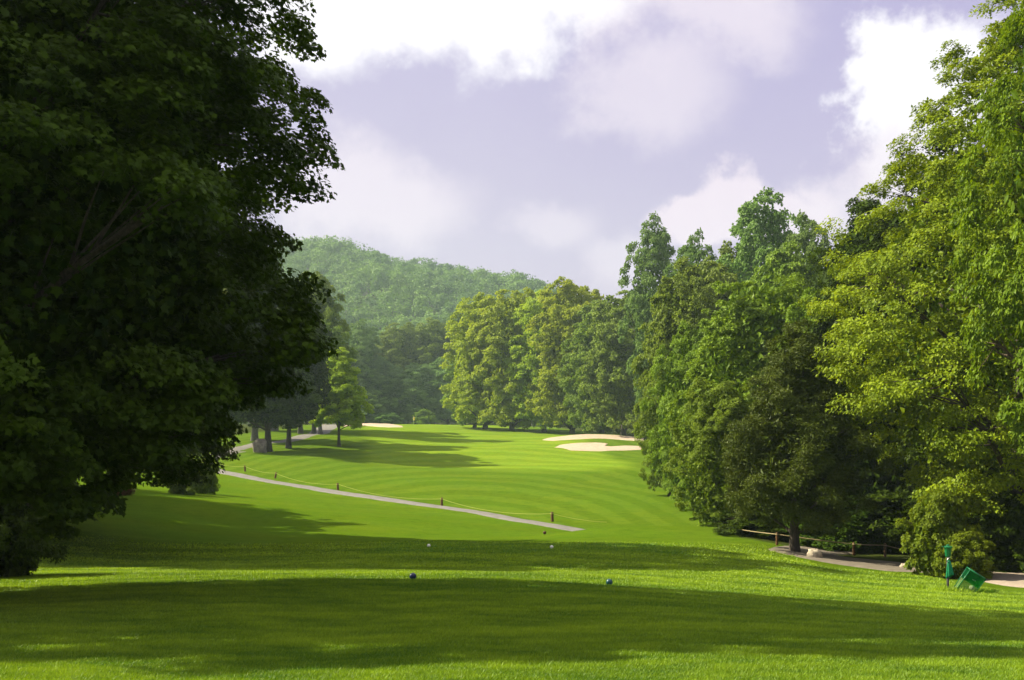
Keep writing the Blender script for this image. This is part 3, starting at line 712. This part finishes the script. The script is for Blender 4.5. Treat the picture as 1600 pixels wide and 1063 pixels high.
def rope_fence(posts, ropes_end, Yh, ph, mat_rope, label_rope, rr_=.014, pr_=.06, sag=.12, labels=None, group=None, tilt=None, drop=.1):
    tops = []
    for k, (px, py, Y) in enumerate(posts):
        p = at(px, Y); mb = MB()
        mb.lathe([(pr_ * 1.0, -.3), (pr_, .0), (pr_ * .97, ph * .5), (pr_ * .96, ph - .02), (pr_ * .8, ph)], 12)
        t = empty('fence_post', labels[k], 'post', p, 0, group)
        mb.build('post', M_POST, t)
        m2 = MB(); m2.lathe([(pr_ + .006, ph - drop - .025), (pr_ + .02, ph - drop - .01), (pr_ + .02, ph - drop + .01), (pr_ + .006, ph - drop + .025)], 12)
        m2.build('rope_loop', mat_rope, t)
        if tilt: t.rotation_euler = (0, R(tilt[k % len(tilt)]), 0)
        tops.append(np.array([p.x, p.y, p.z + ph - drop]))
    P_ = ([np.array(ropes_end[0])] if ropes_end[0] is not None else []) + tops + ([np.array(ropes_end[1])] if ropes_end[1] is not None else [])
    pts = []
    for a, b in zip(P_[:-1], P_[1:]):
        n = 10; L = np.linalg.norm(b - a)
        for i in range(n):
            u = i / n; q = a * (1 - u) + b * u; q[2] -= sag * 4 * u * (1 - u) * L / 6
            q[2] = max(q[2], float(zter(q[0], q[1])) + .03); pts.append(q)
    pts.append(P_[-1]); mb = MB(); mb.tube(pts, rr_, 6, True)
    tag(mb.build('rope', mat_rope), label_rope, 'rope')
def Yof(px, py, a, b): return hit(px, py, a, b)
lp = [(331, 732), (383, 739), (430, 750.5), (528, 769), (690, 793), (863, 818)]
posts = [(px, py, hit(px, py, 55, 125) + 1.6) for px, py in lp]
e1 = at(948, posts[-1][2] - 1.5, .05)
nm = ['leftmost short brown post of the path rope, next to the maple twigs', 'short brown post where the path rope begins to rise, second from the left',
      'short leaning brown post, third from the left on the path rope', 'short brown post in the middle of the path rope, fourth from the left',
      'short upright brown post beside the path, fifth from the left', 'short brown post nearest the end of the path, above the white tee marker']
rope_fence(posts, (None, tuple(e1)), 0, .62, M_ROPE, 'thin yellow rope strung low along the upper side of the cart path', .013, .1, .16, nm, 'posts of the path rope', (3, -4, 9, -3, 2, -2))
rpost = [(1214, 860, 42), (1334, 868, 41), (1383, 871, 41)]
nm = ['brown post of the right fence left of the cedar trunk', 'brown post of the right fence between cedar and vine bush', 'small dark post near the right end of the fence']
ra = at(1150, 46, .3); rb = at(1430, 42, .1)
rope_fence(rpost, (tuple(ra), tuple(rb)), 0, .52, M_ROPEB, 'tan rope rail of the low fence in front of the dark wood', .02, .055, .03, nm, 'posts of the right rope fence', None, .07)

M_BALLB = simple_mat('marker_blue', (.004, .012, .05), (.006, .018, .07), 8, .28, 0, 0, .5)
M_BALLG = simple_mat('marker_teal', (.003, .045, .06), (.005, .06, .075), 8, .3, 0, 0, .5)
M_BALLW = simple_mat('marker_white', (.78, .76, .66), (.7, .68, .6), 8, .4, 0, 0, .4)
M_BALLR = simple_mat('marker_red', (.06, .012, .01), (.05, .012, .01), 8, .5, 0, 0, .3)
M_SPIKE = simple_mat('marker_spike', (.2, .2, .2), (.15, .15, .15), 8, .4, 0, 0, .5, .8)
def marker(px, Y, r, mat, label, group):
    p = at(px, Y); t = empty('tee_marker', label, 'tee marker', p, 0, group)
    mb = MB(); n = 18
    prof = [(max(.001, r * math.cos(a)), r * .96 + r * math.sin(a)) for a in np.linspace(-math.pi / 2 * .8, math.pi / 2, n)]
    mb.lathe(prof, 32); mb.build('ball', mat, t)
    m2 = MB(); m2.lathe([(.004, -.1), (.012, -.06), (.012, r * .2)], 10); m2.build('spike', M_SPIKE, t)
marker(645, 19.6, .067, M_BALLB, 'large dark blue ball marker on the near tee, left of the pair', 'ball markers of the blue tee')
marker(952, 19.0, .062, M_BALLG, 'blue-green ball marker on the near tee, right of the pair', 'ball markers of the blue tee')
marker(670, 35.5, .062, M_BALLW, 'white ball marker on the second tee, left of the pair', 'ball markers of the white tee')
marker(862, 34.8, .062, M_BALLW, 'white ball marker on the second tee, right of the pair', 'ball markers of the white tee')
marker(851, 55, .09, M_BALLR, 'tiny dark tee marker just below the end of the cart path', None)

# flag on the green
p = at(646, 272)
t = empty('golf_flag', 'yellow flag on a thin pole standing on the far green', 'flag', p)
mb = MB(); mb.lathe([(.03, -.1), (.03, 1.2), (.024, 2.25), (.0, 2.27)], 8); mb.build('pole', simple_mat('flag_pole', (.7, .7, .6), None, 5, .5, 0), t)
mb = MB(); V = []; nu, nv = 7, 6
for j in range(nv):
    for i in range(nu):
        u, v = i / (nu - 1), j / (nv - 1)
        V.append((.03 + .34 * u * (1 - .25 * v), .07 * math.sin(u * 5 + v * 2), 2.22 - .95 * v - .16 * u))
fc = [(j*nu+i, j*nu+i+1, (j+1)*nu+i+1, (j+1)*nu+i) for j in range(nv-1) for i in range(nu-1)]
mb.add(V, fc); fo = mb.build('flag_cloth', simple_mat('flag_yellow', (.80, .62, .04), (.72, .55, .03), 3, .8, 0), t)
s_ = fo.modifiers.new('thickness', 'SOLIDIFY'); s_.thickness = .01

# ball washer: canister on a black post with a towel
M_GREEN = simple_mat('painted_green', (.006, .15, .05), (.004, .11, .036), 14, .35, .05, .004, .5)
M_BLACK = simple_mat('painted_black', (.012, .014, .012), (.03, .03, .026), 22, .45, .15, .004, .5)
M_TOWEL = simple_mat('towel_cloth', (.014, .17, .075), (.02, .24, .11), 30, .95, .5, .01, .1)
M_METAL = simple_mat('worn_metal', (.55, .56, .54), (.4, .4, .38), 30, .4, 0, 0, .5, .7)
p = at(1481, 25.0)
t = empty('ball_washer', 'green ball washer on a black post with a towel hanging below it', 'ball washer', p)
mb = MB(); mb.lathe([(.036, -.2), (.036, .02), (.03, .05), (.03, .86)], 14); mb.build('post', M_BLACK, t)
mb = MB(); mb.lathe([(.02, .83), (.055, .84), (.068, .86), (.088, 1.04), (.092, 1.06)], 8); mb.build('canister', M_GREEN, t, False, .004)
mb = MB(); mb.lathe([(.105, 1.062), (.112, 1.07), (.112, 1.09), (.06, 1.105), (.04, 1.11), (.034, 1.14), (.012, 1.145)], 8); lid = mb.build('lid', M_GREEN, t, False, .003)
mb = MB(); mb.tube([(-.09, 0, 1.085), (-.13, -.01, 1.095), (-.15, -.01, 1.08)], .012, 8); mb.build('handle', M_GREEN, t)
mb = MB(); mb.tube([(0, -.03, .79), (-.03, -.07, .8), (-.05, -.06, .76), (-.02, -.05, .72), (.01, -.04, .75)], .014, 6); mb.tube([(-.03, -.05, .8), (.03, -.05, .83)], .012, 6); mb.build('towel_clip', M_METAL, t)
# pleated towel gathered at the clip, spreading downward
mb = MB(); nv, nu = 14, 40; V = []
for j in range(nv):
    v = j / (nv - 1); z = .76 - .40 * v; rad = .022 + .075 * v ** .8 * (1 - .25 * v)
    for i in range(nu):
        a = i / nu * 2 * math.pi; k = 1 + .28 * v * math.sin(a * 6 + v * 1.5) + .1 * math.sin(a * 11)
        V.append((.025 * v + .012 + rad * k * math.cos(a), -.035 + rad * .62 * k * math.sin(a), z - .05 * v * math.cos(a - 2.4)))
fc = [(j*nu+i, j*nu+(i+1) % nu, (j+1)*nu+(i+1) % nu, (j+1)*nu+i) for j in range(nv-1) for i in range(nu)]
mb.add(V, fc); tw = mb.build('towel', M_TOWEL, t); s_ = tw.modifiers.new('thickness', 'SOLIDIFY'); s_.thickness = .006

# tilted green litter bin of translucent plastic with a bag inside
def plastic():
    m, nt, ns, lk = newmat('green_translucent_plastic')
    tc = nt.nodes.new('ShaderNodeTexCoord'); n1 = noise(nt, tc.outputs['Object'], 9, 4)
    d = N(nt, 'ShaderNodeBsdfPrincipled', Roughness=.3); lk.new(mixc(nt, n1, (.004, .11, .045), (.006, .17, .07)), d.inputs['Base Color'])
    tr = N(nt, 'ShaderNodeBsdfTranslucent'); tr.inputs[0].default_value = (.03, .42, .14, 1)
    tp = N(nt, 'ShaderNodeBsdfTransparent'); tp.inputs[0].default_value = (.45, .85, .5, 1)
    m1 = N(nt, 'ShaderNodeMixShader'); m1.inputs[0].default_value = .45; lk.new(d.outputs[0], m1.inputs[1]); lk.new(tr.outputs[0], m1.inputs[2])
    m2 = N(nt, 'ShaderNodeMixShader'); m2.inputs[0].default_value = .74; lk.new(m1.outputs[0], m2.inputs[1]); lk.new(tp.outputs[0], m2.inputs[2])
    o = N(nt, 'ShaderNodeOutputMaterial'); lk.new(m2.outputs[0], o.inputs['Surface']); return m
M_PLAS = plastic()
p = at(1500, 24.7)
t = empty('litter_bin', 'tilted green translucent plastic litter bin beside the ball washer', 'litter bin', p + Vector((.06, 0, .0)))
t.rotation_euler = (R(4), R(33), R(-8))
def tapered(w0, d0, w1, d1, z0, z1, openend=True):
    V = [(-w0, -d0, z0), (w0, -d0, z0), (w0, d0, z0), (-w0, d0, z0), (-w1, -d1, z1), (w1, -d1, z1), (w1, d1, z1), (-w1, d1, z1)]
    fs = [(0, 3, 2, 1), (0, 1, 5, 4), (1, 2, 6, 5), (2, 3, 7, 6), (3, 0, 4, 7)]
    if not openend: fs.append((4, 5, 6, 7))
    return V, fs
# front/upper shell and lower see-through shell
def clear_plastic():
    m, nt, ns, lk = newmat('clear_netting')
    d = N(nt, 'ShaderNodeBsdfPrincipled', Roughness=.4); d.inputs['Base Color'].default_value = (.16, .27, .10, 1)
    tp = N(nt, 'ShaderNodeBsdfTransparent'); tp.inputs[0].default_value = (.80, .92, .72, 1)
    m2 = N(nt, 'ShaderNodeMixShader'); m2.inputs[0].default_value = .62; lk.new(d.outputs[0], m2.inputs[1]); lk.new(tp.outputs[0], m2.inputs[2])
    o = N(nt, 'ShaderNodeOutputMaterial'); lk.new(m2.outputs[0], o.inputs['Surface']); return m
mb = MB(); V, fs = tapered(.186, .121, .196, .128, .02, .285); mb.add(V, fs)
mb.build('lower_shell', clear_plastic(), t, False)
mb = MB(); V, fs = tapered(.196, .128, .205, .135, .285, .56); mb.add(V, fs[1:])
o = mb.build('shell', M_PLAS, t, False); s_ = o.modifiers.new('thickness', 'SOLIDIFY'); s_.thickness = .008; b = o.modifiers.new('bevel', 'BEVEL'); b.width = .012; b.segments = 3
mb = MB()
for (a, b_) in (((-.212, -.142), (.212, -.142)), ((.212, -.142), (.212, .142)), ((.212, .142), (-.212, .142)), ((-.212, .142), (-.212, -.142))):
    mb.tube([(a[0], a[1], .565), (b_[0], b_[1], .565)], .014, 8)
mb.build('rim', M_GREEN, t)
mb = MB()
for sx in (-1, 1):
    for sy in (-1, 1): mb.tube([(sx * .19, sy * .125, .0), (sx * .21, sy * .14, .56)], .011, 8)
mb.build('corner_rib', M_GREEN, t)
M_PAPER = simple_mat('crumpled_paper', (.75, .68, .62), (.6, .52, .48), 30, .8, .9, .02)
mb = MB(); mb.lathe([(.01, -.04), (.05, -.03), (.07, .02), (.05, .06), (.01, .08)], 7, (.10, -.04, .20)); mb.build('litter', M_PAPER, t, False)
mb = MB()
for q in (-.03, .0, .035): mb.lathe([(.005, -.008), (.009, 0), (.005, .008)], 6, (q, -.139 + .0, .40 + .006 * math.sin(q * 90)))
mb.build('bolt', M_METAL, t)
tag(None or link('broken_base', mesh_np('broken_base', [(-.05, -.03, 0), (.06, -.02, .005), (.04, .03, .02), (-.04, .02, .03), (0, 0, .07)], [0, 1, 4, 1, 2, 4, 2, 3, 4, 3, 0, 4, 3, 2, 1, 0], [3, 3, 3, 3, 4], False, None, M_METAL), None, at(1500, 24.4, .0)),
    'small pale metal bracket lying at the foot of the tilted bin', 'bracket')

# ------------------------------------------------------------------ air
HZ = 0.00027
bx = MB(); X0, X1, Y0, Y1, Z0, Z1 = -740, 740, -34, 1200, -14, 190
bx.add([(X0, Y0, Z0), (X1, Y0, Z0), (X1, Y1, Z0), (X0, Y1, Z0), (X0, Y0, Z1), (X1, Y0, Z1), (X1, Y1, Z1), (X0, Y1, Z1)],
       [(0, 3, 2, 1), (4, 5, 6, 7), (0, 1, 5, 4), (1, 2, 6, 5), (2, 3, 7, 6), (3, 0, 4, 7)])
m, nt, ns, lk = newmat('haze_air'); v = N(nt, 'ShaderNodeVolumePrincipled', Density=HZ, Anisotropy=.2); v.inputs['Color'].default_value = (.70, .90, .95, 1)
o = N(nt, 'ShaderNodeOutputMaterial'); lk.new(v.outputs[0], o.inputs['Volume'])
tag(bx.build('haze', m, None, False), 'thin summer haze that softens the far trees and the ridge', 'haze', kind='stuff')

# ------------------------------------------------------------------ sun and sky
EL, DX, DY = 40.0, .98, -.20          # shadows run to the right and towards the camera
sv = Vector((-DX, -DY, 0)).normalized() * math.cos(R(EL)); sv.z = math.sin(R(EL))
L = bpy.data.lights.new('sun', 'SUN'); L.energy = 5.0; L.angle = R(.5); L.color = (1, .90, .66)
so = bpy.data.objects.new('sun', L); C.objects.link(so); so.rotation_euler = sv.to_track_quat('Z', 'Y').to_euler()
w = bpy.data.worlds.new('World'); sc.world = w; w.use_nodes = True; nt = w.node_tree; nt.nodes.clear()
sky = nt.nodes.new('ShaderNodeTexSky'); sky.sky_type = 'NISHITA'; sky.sun_disc = False
sky.sun_elevation = R(EL); sky.sun_rotation = math.atan2(sv.x, sv.y); sky.air_density = 1; sky.dust_density = 2
tc = nt.nodes.new('ShaderNodeTexCoord').outputs['Generated']
def vm(op, a, b=None, out=0):
    n = nt.nodes.new('ShaderNodeVectorMath'); n.operation = op
    for s, v_ in zip(n.inputs, (a, b)):
        if v_ is None: continue
        if hasattr(v_, 'links'): nt.links.new(v_, s)
        else: s.default_value = v_
    return n.outputs[out]
n3 = N(nt, 'ShaderNodeTexNoise', Scale=5.5, Detail=8, Roughness=.56); nt.links.new(tc, n3.inputs['Vector'])
n4 = N(nt, 'ShaderNodeTexNoise', Scale=2.0, Detail=5, Roughness=.5); nt.links.new(tc, n4.inputs['Vector'])
n5 = N(nt, 'ShaderNodeTexNoise', Scale=11, Detail=9, Roughness=.62); nt.links.new(tc, n5.inputs['Vector'])
wd = vm('MULTIPLY', vm('SUBTRACT', n3.outputs['Color'], (.5, .5, .5)), (.17, .17, .17))
dirw = vm('ADD', tc, wd)
def cloud(px, py, rx, rz_, soft):
    d = Vector(((px - 800) / F, 1, (HY - py) / F)); ln = d.length; d.normalize()
    dd = vm('MULTIPLY', vm('SUBTRACT', dirw, tuple(d)), (F / rx * ln, F / rx * ln * .6, F / rz_ * ln))
    ln_ = vm('LENGTH', dd, None, 1)
    m_ = math_(nt, 'SUBTRACT', 1.35, ln_)
    m_ = math_(nt, 'ADD', m_, math_(nt, 'MULTIPLY', math_(nt, 'SUBTRACT', n5.outputs['Fac'], .5), 2.0))
    return ramp(nt, m_, .35 - soft, .35 + soft)
# veil: lavender grey, paler to the horizon
sep = N(nt, 'ShaderNodeSeparateXYZ'); nt.links.new(tc, sep.inputs[0])
veil = mixc(nt, ramp(nt, sep.outputs[2], .02, .42), (6.4, 5.3, 7.0), (4.95, 4.3, 6.8))
veil = mixc(nt, ramp(nt, sep.outputs[0], -.1, .5), veil, mixc(nt, 1.0, veil, (.88, .86, .97), 'MULTIPLY'))
veil = mixc(nt, ramp(nt, n4.outputs['Fac'], .35, .7, 0, .45), veil, mixc(nt, 1.0, veil, (1.18, 1.2, 1.1), 'MULTIPLY'))
base = mixc(nt, .88, sky.outputs[0], veil)
WHITE = (10.5, 10.2, 10.6); PINK = (8.6, 7.6, 8.6)
col = base
for (px, py, rx, rz_, soft, amt, cc) in [
    (1090, 20, 150, 75, .45, .75, PINK), (985, 150, 110, 70, .5, .62, PINK), (560, 300, 130, 75, .45, .75, PINK), (845, 350, 75, 48, .5, .5, PINK),
    (1150, 332, 120, 45, .25, .8, (9.2, 7.9, 8.8)), (1420, 160, 115, 120, .22, .95, WHITE), (1370, 250, 90, 70, .4, .7, PINK), (980, 410, 70, 40, .5, .5, PINK),
    (660, -5, 210, 66, .45, 1.0, WHITE), (480, 20, 130, 85, .4, .95, WHITE), (900, -60, 260, 90, .4, .9, WHITE), (1320, 300, 80, 60, .5, .5, PINK),
    (200, -300, 500, 160, .5, .8, WHITE), (-900, 100, 500, 160, .4, .7, PINK), (2300, 200, 300, 160, .4, .8, WHITE)]:
    col = mixc(nt, math_(nt, 'MULTIPLY', cloud(px, py, rx, rz_, soft), amt), col, cc)
# bright broken cloud added overhead, out of view, to lift light on the grass
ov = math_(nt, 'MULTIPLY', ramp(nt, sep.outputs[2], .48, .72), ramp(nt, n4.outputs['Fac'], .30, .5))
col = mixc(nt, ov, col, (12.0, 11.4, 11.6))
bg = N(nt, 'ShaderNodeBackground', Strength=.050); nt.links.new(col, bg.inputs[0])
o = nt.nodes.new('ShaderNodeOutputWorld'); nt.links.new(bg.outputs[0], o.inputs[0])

# ------------------------------------------------------------------ camera and render
cam = bpy.data.cameras.new('camera'); cam.sensor_width = 36; cam.lens = 36.0 * F / 1600
cam.shift_y = (HY - 531.5) / 1600; cam.clip_start = .1; cam.clip_end = 6000
co = bpy.data.objects.new('camera', cam); C.objects.link(co); co.rotation_euler = (R(90), 0, 0); sc.camera = co
sc.view_settings.view_transform = 'Standard'; sc.view_settings.look = 'None'; sc.view_settings.exposure = 1.1; sc.view_settings.gamma = 1
sc.view_settings.use_curve_mapping = False
sc.render.engine = 'CYCLES'
cy = sc.cycles; cy.max_bounces = 5; cy.diffuse_bounces = 2; cy.glossy_bounces = 2; cy.transmission_bounces = 4; cy.transparent_max_bounces = 8; cy.volume_bounces = 1
cy.use_light_tree = False; cy.use_denoising = True; cy.denoiser = 'OPENIMAGEDENOISE'; cy.sample_clamp_indirect = 6
